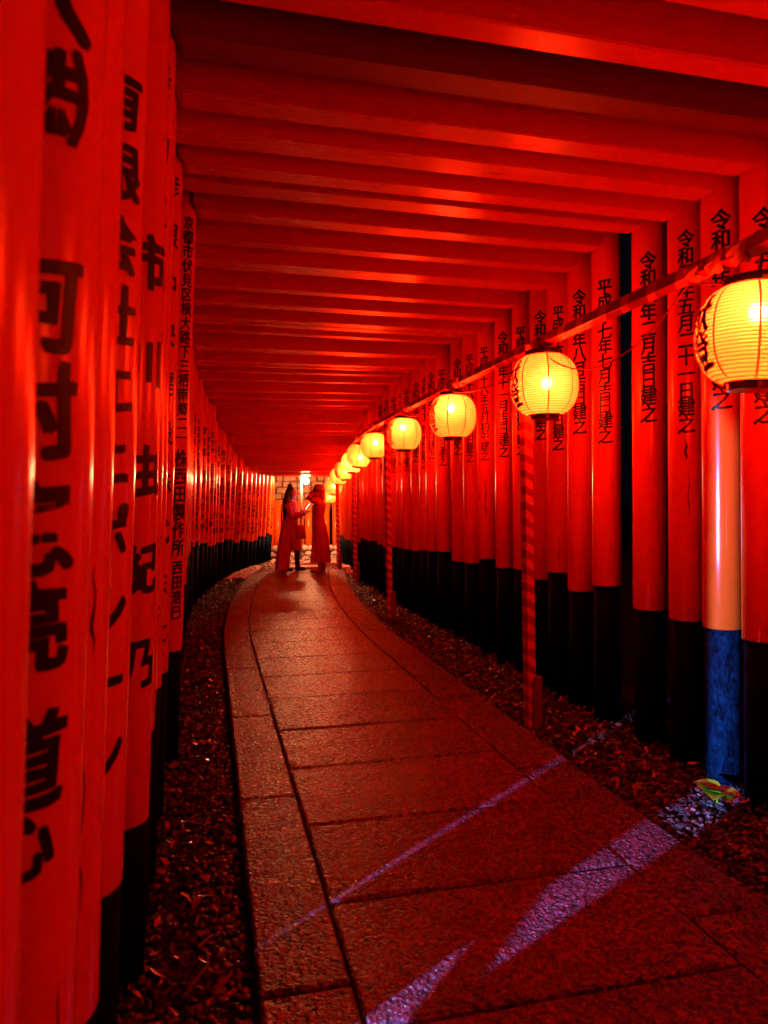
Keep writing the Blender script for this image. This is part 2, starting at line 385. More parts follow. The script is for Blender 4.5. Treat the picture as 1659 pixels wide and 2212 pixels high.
# left post: (centre x at eye level, red bottom height)
LX = {1.76: (-0.34, .60), 1.99: (-0.36, .60), 3.14: (-0.30, .6), 3.77: (-0.29, .58), 4.20: (-0.208, .56), 4.55: (-0.28, .6), 4.86: (-0.28, .55), 5.12: (-.28, .6),
      0.72: (-0.25, .55), 1.05: (-0.25, .52), 1.27: (-.25, .57), 1.61: (-.25, .60), 2.32: (-.25, .43), 2.57: (-.25, .62), 2.86: (-.25, .69), 3.42: (-.25, .62)}
RB = {2.86: .74, 3.14: .75, 3.42: .745, 3.77: .75, 4.20: .84, 4.55: .76, 4.86: .86, 5.12: .78, 5.50: .82, 5.84: .80, 6.30: .84}
NAMES = "東京都 大阪市 京都市 神戸市 名古屋 福岡市 金沢市 岡山市".split(); TAIL = "株式会社中央電機 有限会社山下 木村商店 高橋製作所 佐藤興業 吉田建材 田中工務店 小林商会".split()
DATES = [p for p in RIGHT.values()]

def make_post(gate, x, z_top, z_bot, r, lean, foot, z_ground=-0.07):
    """red shaft above, slimmer black foot below, both one leaning post"""
    n = 40
    o_rot = (0, R(lean), 0)
    bm = bmesh.new()
    prof = [(r * .99, z_bot - .001), (r, z_bot + .004)] + [(r * (1 - 0.012 * k / 6) + 0.0006 * math.sin(k * 2.3 + x), z_bot + .004 + (z_top - z_bot - .004) * k / 6) for k in range(1, 7)]
    lathe(bm, prof, n)
    for f in bm.faces: f.smooth = len(f.verts) == 4
    p = link("post", bm, RED_POST, gate, (x, 0, 0), o_rot)
    flare = 1.4 if foot == .981 else 1  # two left feet widened at the ground to taper the lamp's streak
    bm = bmesh.new(); lathe(bm, [(r * (foot + .01) * flare, z_ground - .05), (r * foot, z_bot * .5), (r * (foot - .01), z_bot + .002)], 24)
    for f in bm.faces: f.smooth = len(f.verts) == 4
    link("base_sleeve", bm, BLACK, p)
    return p

ORD = "first second third fourth fifth sixth seventh eighth ninth tenth eleventh twelfth thirteenth fourteenth fifteenth sixteenth seventeenth eighteenth nineteenth twentieth twenty-first twenty-second twenty-third twenty-fourth twenty-fifth twenty-sixth".split()
gates = []
for gi, y in enumerate(ys):
    rnd = random.Random(int(y * 100) + 7)
    hd = math.atan(slope(y)) * (1.0 if y < 15 else 0.8)
    shrink = interp([(10.6, 1.0), (13.4, .86), (16, .74), (18, .7)], y)
    rl = rr = 0.095 * shrink * rnd.uniform(.95, 1.06)
    near = y <= 6
    lean_l, lean_r = 1.7 * (1 if near else .9) + rnd.uniform(-.25, .25), -0.4 + rnd.uniform(-.25, .25)
    if y > 13.4: lean_l += 1.2
    xl = (LX[y][0] if y in LX else interp(XL, y) - rl + rnd.uniform(-.025, .004))
    xr = interp(XR, y) + rr + rnd.uniform(-.01, .02)
    ztop = interp(CLEAR, y) + rnd.uniform(-.045, .045)
    ztop = {2.57: 2.93, 2.86: 2.90, 3.14: 2.90, 3.42: 2.895, 3.77: 2.96, 4.20: 2.985, 4.55: 2.96}.get(y, ztop)
    if y < 2.5: ztop = 2.97
    zl = LX[y][1] if y in LX else interp([(3, .60), (5, .57), (9, .84), (12, .68), (15, .54)], y) + rnd.uniform(-.05, .05)
    if 5.2 < y < 7.4: zl = rnd.uniform(.56, .66)
    zr = RB.get(y) or interp([(3, .76), (5, .84), (9, .76), (12, .69), (15, .56)], y) + rnd.uniform(-.05, .05)
    if y in (2.57, 2.32): zr = .7
    # positions given at eye level: shift to the base
    xl -= 1.4 * math.tan(R(lean_l)); xr -= 1.4 * math.tan(R(lean_r))
    cx = (xl + xr) / 2
    gate = empty("torii_gate", (cx, y, 0), -hd); gates.append(gate)
    hw = (xr - xl) / 2 / math.cos(hd)
    pl = make_post(gate, -hw, ztop + .36, zl, rl, lean_l, .981 if y in (1.27, 1.61) else .98 if y < 6 and y != 1.05 else (1.1 if y < 6 else .9)); pr = make_post(gate, hw, ztop + .36, zr, rr, lean_r, .9)
    # beams
    th = rnd.uniform(.105, .145) * (1 if shrink > .9 else .9); hh = rnd.uniform(.24, .30) * max(.7, shrink)
    xe0, xe1 = -hw + ztop * math.tan(R(lean_l)) + rl * .80, hw + ztop * math.tan(R(lean_r)) - rr * .80
    bm = bmesh.new(); ch = .035
    sec = [(xe0, ztop + hh), (xe0, ztop + ch), (xe0 + ch, ztop), (xe1 - ch, ztop), (xe1, ztop + ch), (xe1, ztop + hh)]
    yo = -.035
    f0 = [bm.verts.new((a, yo - th / 2, b)) for a, b in sec]; f1 = [bm.verts.new((a, yo + th / 2, b)) for a, b in sec]
    bm.faces.new(f0); bm.faces.new(f1[::-1])
    for i in range(6): bm.faces.new((f0[i], f1[i], f1[(i + 1) % 6], f0[(i + 1) % 6]))
    bmesh.ops.recalc_face_normals(bm, faces=bm.faces)
    bmesh.ops.bevel(bm, geom=bm.edges[:], offset=.006, segments=2, affect='EDGES')
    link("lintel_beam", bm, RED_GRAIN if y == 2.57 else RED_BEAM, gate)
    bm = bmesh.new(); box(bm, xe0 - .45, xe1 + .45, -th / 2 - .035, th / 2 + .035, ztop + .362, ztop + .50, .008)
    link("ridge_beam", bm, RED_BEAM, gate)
    # lettering
    phiR = R(180 + 54); phiL = R(270 + 45)
    rt = RIGHT.get(y)
    if rt is None and y > 2.4: rt = rnd.choice(DATES)
    if rt and y > 2.4:
        tp = 2.82 if y < 11 else ztop - .22
        if rt[0] == '平' : tp -= .03
        pt = (tp - 1.78) / 10.6 if len(rt) <= 10 else (tp - 1.72) / (len(rt) + .3)
        if y > 11: pt *= shrink * .95
        if y == 2.86: tp, pt = 2.72, .098
        sz = min(.118, pt * 1.12)
        link("inscription", inscription(column(rt, tp, pt, sz), rr + .0015, phiR + hd, y < 6.2), INK, pr)
    if y == 1.05:
        ch = [("大", 2.04, .14), ("㈱", 1.905, .125), ("河", 1.642, .125), ("村", 1.508, .13), ("憲", 1.362, .125), ("亮", 1.240, .12), ("道", 1.072, .125), ("心", .974, .10)]
        link("inscription", inscription(ch, rl + .0015, phiL - R(20), True, 1.4), INK, pl)
    elif y == 1.61:
        ch = column("有限会社エニポシーン", 2.28, .147, .125)
        link("inscription", inscription(ch, rl + .0015, phiL - R(9), True, 1.4), INK, pl)
    elif y == 2.32:
        ch = [("市", 2.10, .165), ("川", 1.805, .155), ("由", 1.48, .165), ("紀", 1.19, .16), ("乃", .91, .165)]
        link("inscription", inscription(ch, rl + .0015, phiL - R(2), True, 1.4), INK, pl)
    elif y == 4.20:
        ch = column("京都市伏見区横大路下三栖南郷二一", 2.96, .0790, .080) + column("株西田製作所", 1.670, .0985, .100)  + column("西田浩巳", 1.062 , .0820, .082)
        link("inscription", inscription(ch, rl + .0015, phiL - R(8), True), INK, pl)
    elif y in LEFT or y > 5.2:
        t = LEFT.get(y) or (rnd.choice(NAMES) + "　" + rnd.choice(TAIL) + "　" + rnd.choice(["山本一", "中村実", "西川清"]))
        top = min(2.45, ztop - .25); bt = zl + .15
        if y in (2.57, 2.86, 3.42): top, bt = 2.9, .7
        pt = min(.26, (top - bt) / len(t))
        link("inscription", inscription(column(t, top, pt, min(.12, pt * .92)), rl + .0015, phiL - R(6 if y > 5 else 14), False), INK, pl)
    # what singles this gate out
    first = "vermilion torii gate, "
    ri = gi - ys.index(2.86); back = len(ys) - 1 - gi
    if y == 1.05: lb = first + "blurred left post with huge characters starting 河村, nearest lettered post"
    elif y == 0.72: lb = first + "nearest of all, its plain left post cut by the photo's left edge"
    elif y == 1.27: lb = first + "plain unlettered left post just beyond the hugely lettered blurred one"
    elif y == 1.61: lb = first + "left post with half hidden katakana company name, third from the camera"
    elif y == 2.32: lb = first + "left post with five big widely spaced characters ending in 乃"
    elif y == 2.57: lb = "torii gate with dark bare-grained crossbeam crossing the top right of the photo"
    elif y == 2.86: lb = first + "right post at the right photo edge, partly behind the largest lantern"
    elif y == 3.14: lb = first + "right post lit orange above its blue-lit foot, beside the seedling"
    elif y == 3.42: lb = first + "right post with thirteen small characters and a black drip below them"
    elif y == 3.77: lb = first + "right post with bold Reiwa date, just right of the widest black gap"
    elif y == 4.20: lb = first + "left post closely lettered with a long address"
    elif y < 2.5: lb = first + {0: "behind the camera, farthest back", 1: "directly over the camera", 2: "just ahead of the camera, outside the frame", 7: "set back, hidden left post before the five-character one", 8: "set back, hidden left post farther back than the five-character one"}.get(gi, "hidden")
    elif ri < 23: lb = first + "its lettered right post the " + ORD[ri] + " counted from the right photo edge"
    else: lb = "slim far torii gate, " + (ORD[back] + " arch counted back from the tunnel's far end" if back else "last arch, right before the floodlight and steel pole")
    tag(gate, lb, "torii gate", "vermilion torii gates lining the path")

# small dark cracks and drips running down some posts
CRACK = mat("dark_crack", (0.02, 0.004, 0.003), 0.8, 0.1)
def crack(gy, side, z0, z1, az, w):
    gt = gates[ys.index(gy)]; p = [c for c in gt.children if c.name.startswith("post")][side]
    r = max(v.co.x for v in p.data.vertices) + .0008
    bm = bmesh.new(); k = 14; prev = None; rnd = random.Random(int(gy * 99))
    for i in range(k + 1):
        z = z0 + (z1 - z0) * i / k; a = R(az) + .03 * math.sin(i * .9) + rnd.uniform(-.015, .015); ww = w * math.sin(math.pi * min(1, (i + .4) / k)) * rnd.uniform(.3, 1.2) / r
        q = [bm.verts.new((r * math.cos(t), r * math.sin(t), z)) for t in (a - ww, a + ww)]
        if prev: bm.faces.new((prev[0], prev[1], q[1], q[0]))
        prev = q
    link("crack", bm, CRACK, p)
crack(3.42, 1, 1.60, 1.72, 232, .008); crack(3.42, 1, 1.30, 1.58, 240, .003)
crack(4.86, 1, .88, 1.15, 236, .004); crack(6.30, 1, 1.2, 1.6, 236, .006); crack(1.27, 0, .75, 1.05, 318, .003); crack(1.05, 0, .5, .8, 330, .003)
crack(1.27, 0, 1.15, 1.30, 325, .004); crack(2.86, 0, .8, 1.1, 318, .003)

# ------------------------------------------------------------ lantern rail on poles
RAIL = [(1.93, -1.5, 2.33), (1.93, 0.5, 2.33), (1.93, 2.3, 2.32), (1.93, 3.95, 2.33), (1.97, 5.7, 2.34), (2.03, 7.4, 2.345), (2.08, 9.1, 2.33), (2.2, 10.8, 2.30), (2.36, 12.3, 2.22), (2.45, 13.5, 2.10), (2.55, 14.7, 1.98), (2.64, 15.7, 1.86), (2.75, 16.8, 1.72)]
def rail_at(y):
    for a, b in zip(RAIL, RAIL[1:]):
        if y <= b[1]:
            t = (y - a[1]) / (b[1] - a[1]); return Vector([a[i] + (b[i] - a[i]) * t for i in range(3)])
    return Vector(RAIL[-1])
rails = empty("lantern_rail", RAIL[0]); tag(rails, "long rail wrapped in red and white tape carrying the lanterns", "rail")
for i, (a, b) in enumerate(zip(RAIL, RAIL[1:])):
    a, b = Vector(a), Vector(b); d = b - a; ln = d.length; w = .028 if i < 6 else .024
    bm = bmesh.new(); box(bm, 0, ln + .002, -w, w, -w, w, .004)
    o = link("rail_section", bm, TAPE_RAIL, rails)
    q = d.to_track_quat('X', 'Z').to_euler(); o.rotation_euler = (q.x + R(12), q.y, q.z); o.location = a - rails.location
# bunched pale tape knots where lanterns are tied
for y, s in ((2.42, 1.0), (3.98, .8), (5.55, .8), (7.2, .8), (8.9, .7), (10.5, .7)):
    p = rail_at(y) - rails.location
    bm = bmesh.new(); rnd = random.Random(int(y * 10)); prev = None
    for k in range(9):
        yy = -.16 * s + .04 * s * k; prev2 = []
        for j in range(7):
            a = 2 * math.pi * j / 6 * .8 + k * .35; rr_ = .040 + .007 * math.sin(j * 2.1 + k * 1.7)
            prev2.append(bm.verts.new((rr_ * math.cos(a), yy, rr_ * math.sin(a) - .004)))
        if prev and k not in (3, 6):
            for j in range(6): bm.faces.new((prev[j], prev[j + 1], prev2[j + 1], prev2[j]))
        prev = prev2
    link("tape_knot", bm, TAPE_PALE, rails, p)
# cable sagging under the rail
bm = bmesh.new(); pts = []
hang = [0.0, 2.55, 3.93, 5.69, 7.4, 9.1, 10.8, 12.3, 13.6]
for a, b in zip(hang, hang[1:]):
    for k in range(10):
        t = k / 10; y = a + (b - a) * t; p = rail_at(y); sag = .22 if b < 4 else .10
        pts.append((p.x - .035, y, p.z - .05 - sag * 4 * t * (1 - t)))
tube(bm, pts, .0042, 5)
tag(link("power_cable", bm, WIRE, smooth=True), "thin cable sagging beneath the taped rail between lanterns", "cable")

poles = [(1.955, 4.17, 1, "nearest striped pole, standing between two lanterns"), (2.10, 8.34, .6, "second striped pole, further along the path"), (2.46, 12.2, .4, "third striped pole, slim in the distance"), (2.52, 14.2, .3, "farthest striped pole, right beside the two people"), (1.95, 0.05, 1, "striped pole beyond the right photo edge")]
for x, y, ln, lb in poles:
    e = empty("striped_pole", (x, y, -.07), R(10)); tag(e, "red tape-wrapped " + lb, "pole", "taped poles holding the rail")
    top = rail_at(y).z + .07 - .03
    bm = bmesh.new(); w = .029; box(bm, -w, w, -w, w, 0, top, .003)
    link("pole_shaft", bm, TAPE_POLE, e, rot=(0, R(-1.0), 0))
    bm = bmesh.new(); box(bm, .031, .041, -.045, .045, -.05, .36 , .002); box(bm, -.02, .031, -.045, -.036, -.05, .36, .002)
    link("support_stake", bm, STAKE, e, (0.012, -.01, 0))
# unseen stick added across a left post gap to break the garden lamp's beam
bm = bmesh.new(); gd = Vector((-math.sin(R(30.2)), math.cos(R(30.2)), 0)); gc = Vector((-3.3 + 3.50 * math.cos(R(30.2)), -.33 + 3.50 * math.sin(R(30.2)), .254))
tube(bm, [gc - gd * .19 - Vector((0, 0, .16)), gc, gc + gd * .15 + Vector((0, 0, .126))], [.027, .027, .020], 8)
tag(link("stick", bm, TWIG, smooth=True), "unseen stick added between two left posts to break the lamp beam", "stick")
for x, y, h in ((2.62, 12.6, .55),):
    bm = bmesh.new(); box(bm, -.02, .02, -.02, .02, -.07, h, .003)
    tag(link("wooden_stake", bm, STAKE, loc=(x, y, 0), rot=(0, R(-3), 0)), "short dark red stake leaning before the right posts far along the path", "stake")

# ------------------------------------------------------------ paper lanterns
def paper(name, S_):
    m = bpy.data.materials.new(name); m.use_nodes = True; nt = m.node_tree; nt.nodes.clear()
    out = N(m, 'ShaderNodeOutputMaterial')
    tl = N(m, 'ShaderNodeBsdfTranslucent'); tl.inputs[0].default_value = (0.85, 0.66, 0.13, 1)
    rf = N(m, 'ShaderNodeBsdfRefraction'); rf.inputs['Color'].default_value = (0.9, 0.7, 0.3, 1); rf.inputs['Roughness'].default_value = 0.42; rf.inputs['IOR'].default_value = 1.35
    em = N(m, 'ShaderNodeEmission')
    mp = N(m, 'ShaderNodeTexCoord'); sp = N(m, 'ShaderNodeSeparateXYZ'); L(m, mp.outputs['Object'], sp.inputs[0])
    mu = N(m, 'ShaderNodeMath', operation='MULTIPLY'); L(m, sp.outputs[2], mu.inputs[0]); mu.inputs[1].default_value = 2 * math.pi * RIBS / RIB_H
    co = N(m, 'ShaderNodeMath', operation='COSINE'); L(m, mu.outputs[0], co.inputs[0])
    col = ramp(m, co.outputs[0], [(0.0, (1.0, 0.007, 0.0005)), (0.45, (1.0, 0.006, 0.0004)), (0.85, (0.55, 0.002, 0.0)), (1.0, (0.45, 0.001, 0.0))])
    col2 = ramp(m, co.outputs[0], [(0.0, (0.85, 0.50, 0.10)), (0.45, (0.85, 0.46, 0.08)), (0.85, (0.45, 0.16, 0.02)), (1.0, (0.4, 0.10, 0.01))]); L(m, col2, tl.inputs[0])
    L(m, col, em.inputs[0]); em.inputs[1].default_value = S_
    m1 = N(m, 'ShaderNodeMixShader'); m1.inputs[0].default_value = 0.22; L(m, tl.outputs[0], m1.inputs[1]); L(m, rf.outputs[0], m1.inputs[2])
    ad = N(m, 'ShaderNodeAddShader'); L(m, m1.outputs[0], ad.inputs[0]); L(m, em.outputs[0], ad.inputs[1])
    L(m, ad.outputs[0], out.inputs[0]); return m
RIBS, RIB_H = 27, 0.345
PAPER = paper("lit_lantern_paper", 17)
PAPER_FAR = paper("lit_lantern_paper_bright", 17.0)
SEAM = mat("lantern_seam", (0.45, 0.05, 0.01), 0.6); pb(SEAM).inputs['Emission Color'].default_value = (1, .05, .004, 1); pb(SEAM).inputs['Emission Strength'].default_value = 0.9
LINK_INK = mat("lantern_ink", (0.10, 0.004, 0.006), 0.5)
BULB = mat("bulb_glass", (1, 1, 1), 0.3); pb(BULB).inputs['Emission Color'].default_value = (1, .8, .45, 1); pb(BULB).inputs['Emission Strength'].default_value = 60

def shell_r(z):      # lantern body radius at height z (body height .345, width .395)
    t = max(-1.0, min(1.0, z / (RIB_H / 2)))
    return 0.098 + (0.1975 - 0.098) * (1 - abs(t) ** 2.35) ** 0.62
def shell_mesh():
    bm = bmesh.new(); n = RIBS * 4; prof = []
    for k in range(n + 1):
        z = -RIB_H / 2 + RIB_H * k / n
        prof.append((shell_r(z) + .0022 * math.cos(2 * math.pi * RIBS * z / RIB_H), z))
    lathe(bm, prof, 64, False, False)
    me = bpy.data.meshes.new("paper_shell"); bm.to_mesh(me); bm.free()
    for p in me.polygons: p.use_smooth = True
    return me
SHELL, SHELL_FAR = shell_mesh(), shell_mesh(); SHELL.materials.append(PAPER); SHELL_FAR.materials.append(PAPER_FAR)
bm = bmesh.new(); prev = None
for k in range(31):
    z = -RIB_H / 2 + RIB_H * k / 30; r = shell_r(z) + .0024
    q = [bm.verts.new((r * math.cos(t), r * math.sin(t), z)) for t in (-.0038 / r, .0038 / r)]
    if prev: bm.faces.new((prev[0], prev[1], q[1], q[0]))
    prev = q
SEAM_ME = bpy.data.meshes.new("seam"); bm.to_mesh(SEAM_ME); bm.free(); SEAM_ME.materials.append(SEAM)
bm = bmesh.new(); lathe(bm, [(.098, -.016), (.108, -.014), (.110, 0), (.110, .012), (.104, .016)], 40, True, True)
TOP_ME = bpy.data.meshes.new("top_ring"); bm.to_mesh(TOP_ME); bm.free(); TOP_ME.materials.append(BLKPL)
bm = bmesh.new(); lathe(bm, [(.074, -.016), (.084, -.014), (.085, .010), (.096, .014)], 40, True, True)
BOT_ME = bpy.data.meshes.new("bottom_ring"); bm.to_mesh(BOT_ME); bm.free(); BOT_ME.materials.append(BLKPL)
bm = bmesh.new(); bmesh.ops.create_uvsphere(bm, u_segments=16, v_segments=10, radius=.026)
BULB_ME = bpy.data.meshes.new("bulb"); bm.to_mesh(BULB_ME); bm.free(); BULB_ME.materials.append(BULB)
V, F = [], []
for ch, zc in (("献", .062), ("燈", -.068)):
    gv, gf = glyph(ch, True); o = len(V)
    for ox, oy, orr in ((-.02, -.014, 0), (.022, .014, .0003), (.0, .0, .0006)):
        o = len(V)
        for p in gv:
            z = zc + (p.y + oy) * .150; r = shell_r(z) + .0035 + orr; a = (p.x + ox) * .150 / .19; V.append((r * math.cos(a), r * math.sin(a), z))
        F += [[o + i for i in f] for f in gf]
TXT_ME = bpy.data.meshes.new("inscription"); TXT_ME.from_pydata(V, [], F); TXT_ME.materials.append(LINK_INK)

# y, x tweak, centre below rail, scale, has text, tilt, bulb offset (towards camera-right, up)
LAN = [(-0.9, 1, False, 0, (0, 0), "outside the photo, behind the viewer"),
       (0.7, 1, False, 0, (0, 0), "outside the photo to the right"),
       (2.24, 1.0, True, 1.5, (.015, .05), "largest, cut off by the right photo edge"),
       (3.93, 1.0, True, -1, (.015, -.01), "second nearest, beside the nearest striped pole"),
       (5.69, .98, True, 0, (-.01, .05), "third nearest, with lettering on its left rim"),
       (7.45, .93, True, 1, (-.01, .06), "fourth nearest, lettering on its left rim touching the next one"),
       (9.1, .88, False, -1, (.02, .03), "fifth nearest, no lettering and plain seams"),
       (10.6, .93, False, 9, (.03, -.03), "tilted, sixth along the rail"),
       (11.7, .88, False, 0, (0, 0), "overexposed white, behind the tilted one"),
       (13.0, .90, True, -4, (.02, -.02), "small and leaning, lettering on its left rim, eighth along the rail"),
       (14.0, .88, False, 3, (0, 0), "small, ninth along the rail"),
       (15.2, .95, False, 0, (0, 0), "small, beside the right person's head"),
       (16.3, .75, False, 0, (0, 0), "smallest and lowest, farthest along the rail")]
DROP = {2.24: .325, 3.93: .262, 5.69: .262, 7.45: .26, 9.1: .25, 10.6: .27, 11.7: .27, 13.0: .25, 14.0: .22, 15.2: .27, 16.3: .36}
for i, (y, sc, txt, tilt, bo, lb) in enumerate(LAN):
    rp = rail_at(y); cen = Vector((rp.x, y, rp.z - DROP.get(y, .26)))
    base = cen.z
    e = empty("paper_lantern", cen, R(-20 - 13 * i % 29)); e.scale = (sc,) * 3; e.rotation_euler[1] = R(tilt)
    tag(e, "glowing yellow paper lantern, " + lb, "lantern", "paper lanterns hanging from the taped rail")
    hot = y in (11.7,)
    sh = link("paper_shell", SHELL_FAR if hot else SHELL, None, e)
    for k in range(8): link("seam", SEAM_ME, None, sh, rot=(0, 0, 2 * math.pi * k / 8 + .2))
    if txt:
        # lettering faces the path, square to the rail
        vd = math.atan2(cen.y, cen.x)      # bearing of the lantern from the viewer
        link("inscription", TXT_ME, None, sh, rot=(0, 0, vd + R(114) - e.rotation_euler[2]))
    t = link("top_ring", TOP_ME, None, e, (0, 0, RIB_H / 2 + .016)); link("bottom_ring", BOT_ME, None, e, (0, 0, -RIB_H / 2 - .016))
    bm = bmesh.new()
    hz = (rp.z - .03 - cen.z) / sc
    for sx in (-1, 1): tube(bm, [(sx * .1, 0, RIB_H / 2 + .02), (sx * .06, 0, (RIB_H / 2 + .02 + hz) / 2 + .01), (.004 * sx, 0, hz + .02)], .0018, 5)
    cyl(bm, (0, 0, RIB_H / 2 + .01), (.02, 0, hz + .05), .0022, n=5)
    link("hanging_wire", bm, WIRE, e)
    if y < 8:
        bm = bmesh.new(); tube(bm, [(.012 * math.cos(a), 0, -RIB_H / 2 - .044 + .012 * math.sin(a)) for a in [2 * math.pi * k / 12 for k in range(13)]], .0012, 4)
        link("pull_ring", bm, WIRE, e, (.03, 0, 0))
    right = Vector((math.cos(R(YAW)), -math.sin(R(YAW)), 0))
    bp = right * bo[0] + Vector((0, 0, bo[1])) - Vector((cen.x, cen.y, 0)).normalized() * .115
    b = link("bulb", BULB_ME, None, e, Matrix.Rotation(-e.rotation_euler[2], 3, 'Z') @ bp)
    if y > -0.5 and y < 15: light("lantern_bulb_light", 'POINT', cen + bp * sc, 3.9 if not hot else 55, (1, .56, .12), shadow_soft_size=.027)

# ------------------------------------------------------------ leafy seedling at the foot of the lit post
GREEN = mat("seedling_leaf", (0.42, 0.50, 0.03), 0.4, 0.5)
L(GREEN, ramp(GREEN, noise_tex(GREEN, coords(GREEN, (1, 1, 1)), 16, 3), [(0.35, (0.20, 0.55, 0.02)), (0.7, (0.42, 0.62, 0.03))]), pb(GREEN).inputs['Base Color'])
sd = empty("seedling", (2.30, 2.90, -.05)); sd.scale = (1.55,) * 3; tag(sd, "small yellow-green leafy seedling at the foot of the blue-lit post base", "plant")
for an, ln, up, dr in ((190, .085, .55, .3), (150, .07, .75, .4), (225, .09, .40, .40), (262, .08, .35, .5), (300, .075, .45, .5), (335, .065, .4, .5), (95, .06, .8, .4), (245, .05, .9, .3)):
    bm = bmesh.new(); rows = []
    for k in range(7):
        t = k / 6; w = ln * .44 * math.sin(math.pi * t ** .8) + .0004
        x = ln * t * math.cos(up * (1 - dr * t)); z = ln * t * math.sin(up) - dr * ln * t * t * .6
        rows.append([bm.verts.new((x, s * w, z + abs(s) * w * .35)) for s in (-1, 0, 1)])
    for a, b in zip(rows, rows[1:]):
        for s in (0, 1): bm.faces.new((a[s], b[s], b[s + 1], a[s + 1]))
    link("leaf", bm, GREEN, sd, (0, 0, .045), (0, 0, R(an)), smooth=True)
bm = bmesh.new(); cyl(bm, (0, 0, 0), (0, 0, .048), .003, .002, 6); link("stem", bm, GREEN, sd)
RL = mat("dim_leaf", (0.10, 0.05, 0.03), 0.5)
s2 = empty("seedling", (2.62, 3.75, -.05)); tag(s2, "faint dark broad-leaved seedling in the shade between the right post bases", "plant")
for an, ln in ((180, .09), (250, .10), (320, .09), (100, .08)):
    bm = bmesh.new(); rows = []
    for k in range(6):
        t = k / 5; w = ln * .36 * math.sin(math.pi * t ** .8) + .0004
        rows.append([bm.verts.new((ln * t, s * w, .10 * t * (1 - t))) for s in (-1, 0, 1)])
    for a, b in zip(rows, rows[1:]):
        for s in (0, 1): bm.faces.new((a[s], b[s], b[s + 1], a[s + 1]))
    link("leaf", bm, RL, s2, (0, 0, .15), (0, 0, R(an)), smooth=True)
bm = bmesh.new(); cyl(bm, (0, 0, 0), (0, 0, .15), .003, .002, 6); link("stem", bm, RL, s2)

# ------------------------------------------------------------ far end of the tunnel
def thing_box(name, lab, cat, m, x0, x1, y0, y1, z0, z1, bev=.01, rz=0, group=None):
    bm = bmesh.new(); hx, hy = (x1 - x0) / 2, (y1 - y0) / 2; box(bm, -hx, hx, -hy, hy, 0, z1 - z0, bev)
    return tag(link(name, bm, m, loc=((x0 + x1) / 2, (y0 + y1) / 2, z0), rot=(0, 0, rz)), lab, cat, group)
thing_box("stone_step", "pale stone step behind the left person's feet", "step", WHITE_STONE, 1.62, 2.28, 14.45, 14.85, -.07, .02, rz=R(-6))
thing_box("stone_step", "longer pale stone step between the two people", "step", WHITE_STONE, 1.95, 2.75, 15.0, 15.45, -.07, .05, rz=R(-8))
thing_box("stone_step", "pale stone step right of the right person's feet", "step", WHITE_STONE, 2.62, 3.1, 14.1, 14.6, -.07, .03, rz=R(-8))
rw = empty("rubble_wall", (2.35, 18.0, -.07)); tag(rw, "low wall of rough pale stones behind the two people", "wall")
rnd = random.Random(5)
for r_ in range(2):
    for k in range(14):
        bm = bmesh.new(); bmesh.ops.create_icosphere(bm, subdivisions=2, radius=1)
        for v in bm.verts:
            q = v.co.copy(); v.co = Vector((q.x * .13, q.y * .12, q.z * .085)) * (1 + .25 * noise.noise(q * 1.6 + Vector((k * 3, r_ * 5, 0))))
        link("wall_stone", bm, WHITE_STONE, rw, (-1.5 + k * .225 + r_ * .1 + rnd.uniform(-.02, .02), 0, .07 + r_ * .14), (0, 0, rnd.uniform(-.2, .2)), smooth=True)
e = empty("steel_pole", (2.12, 17.0, -.07)); tag(e, "bare galvanised steel pole between the two people carrying the floodlight", "pole")
bm = bmesh.new(); cyl(bm, (0, 0, 0), (0, 0, 2.6), .037, n=24); link("pole_tube", bm, STEEL, e, smooth=True)
bm = bmesh.new(); cyl(bm, (0, 0, 2.01), (.10, -.10, 2.04), .012, n=10); box(bm, -.045, .045, -.045, .045, 1.95, 2.07, .004); link("bracket", bm, STEEL, e)
bm = bmesh.new(); cyl(bm, (0, 0, .75), (0, 0, .82), .041, n=24); link("clamp_band", bm, WHITE_STONE, e)
LAMPGL = mat("lamp_glass", (1, 1, 1), .2); pb(LAMPGL).inputs['Emission Color'].default_value = (1, .8, .5, 1); pb(LAMPGL).inputs['Emission Strength'].default_value = 90
e = empty("floodlight", (FLOOD.x, FLOOD.y, FLOOD.z)); tag(e, "dazzling white floodlight on the steel pole above the people", "floodlight")
bm = bmesh.new(); lathe(bm, [(.02, .16), (.075, .13), (.12, .105), (.115, .10)], 24); link("lamp_housing", bm, STEEL, e, smooth=True)
bm = bmesh.new(); bmesh.ops.create_uvsphere(bm, u_segments=20, v_segments=12, radius=.07); link("lamp_glass", bm, LAMPGL, e, smooth=True)

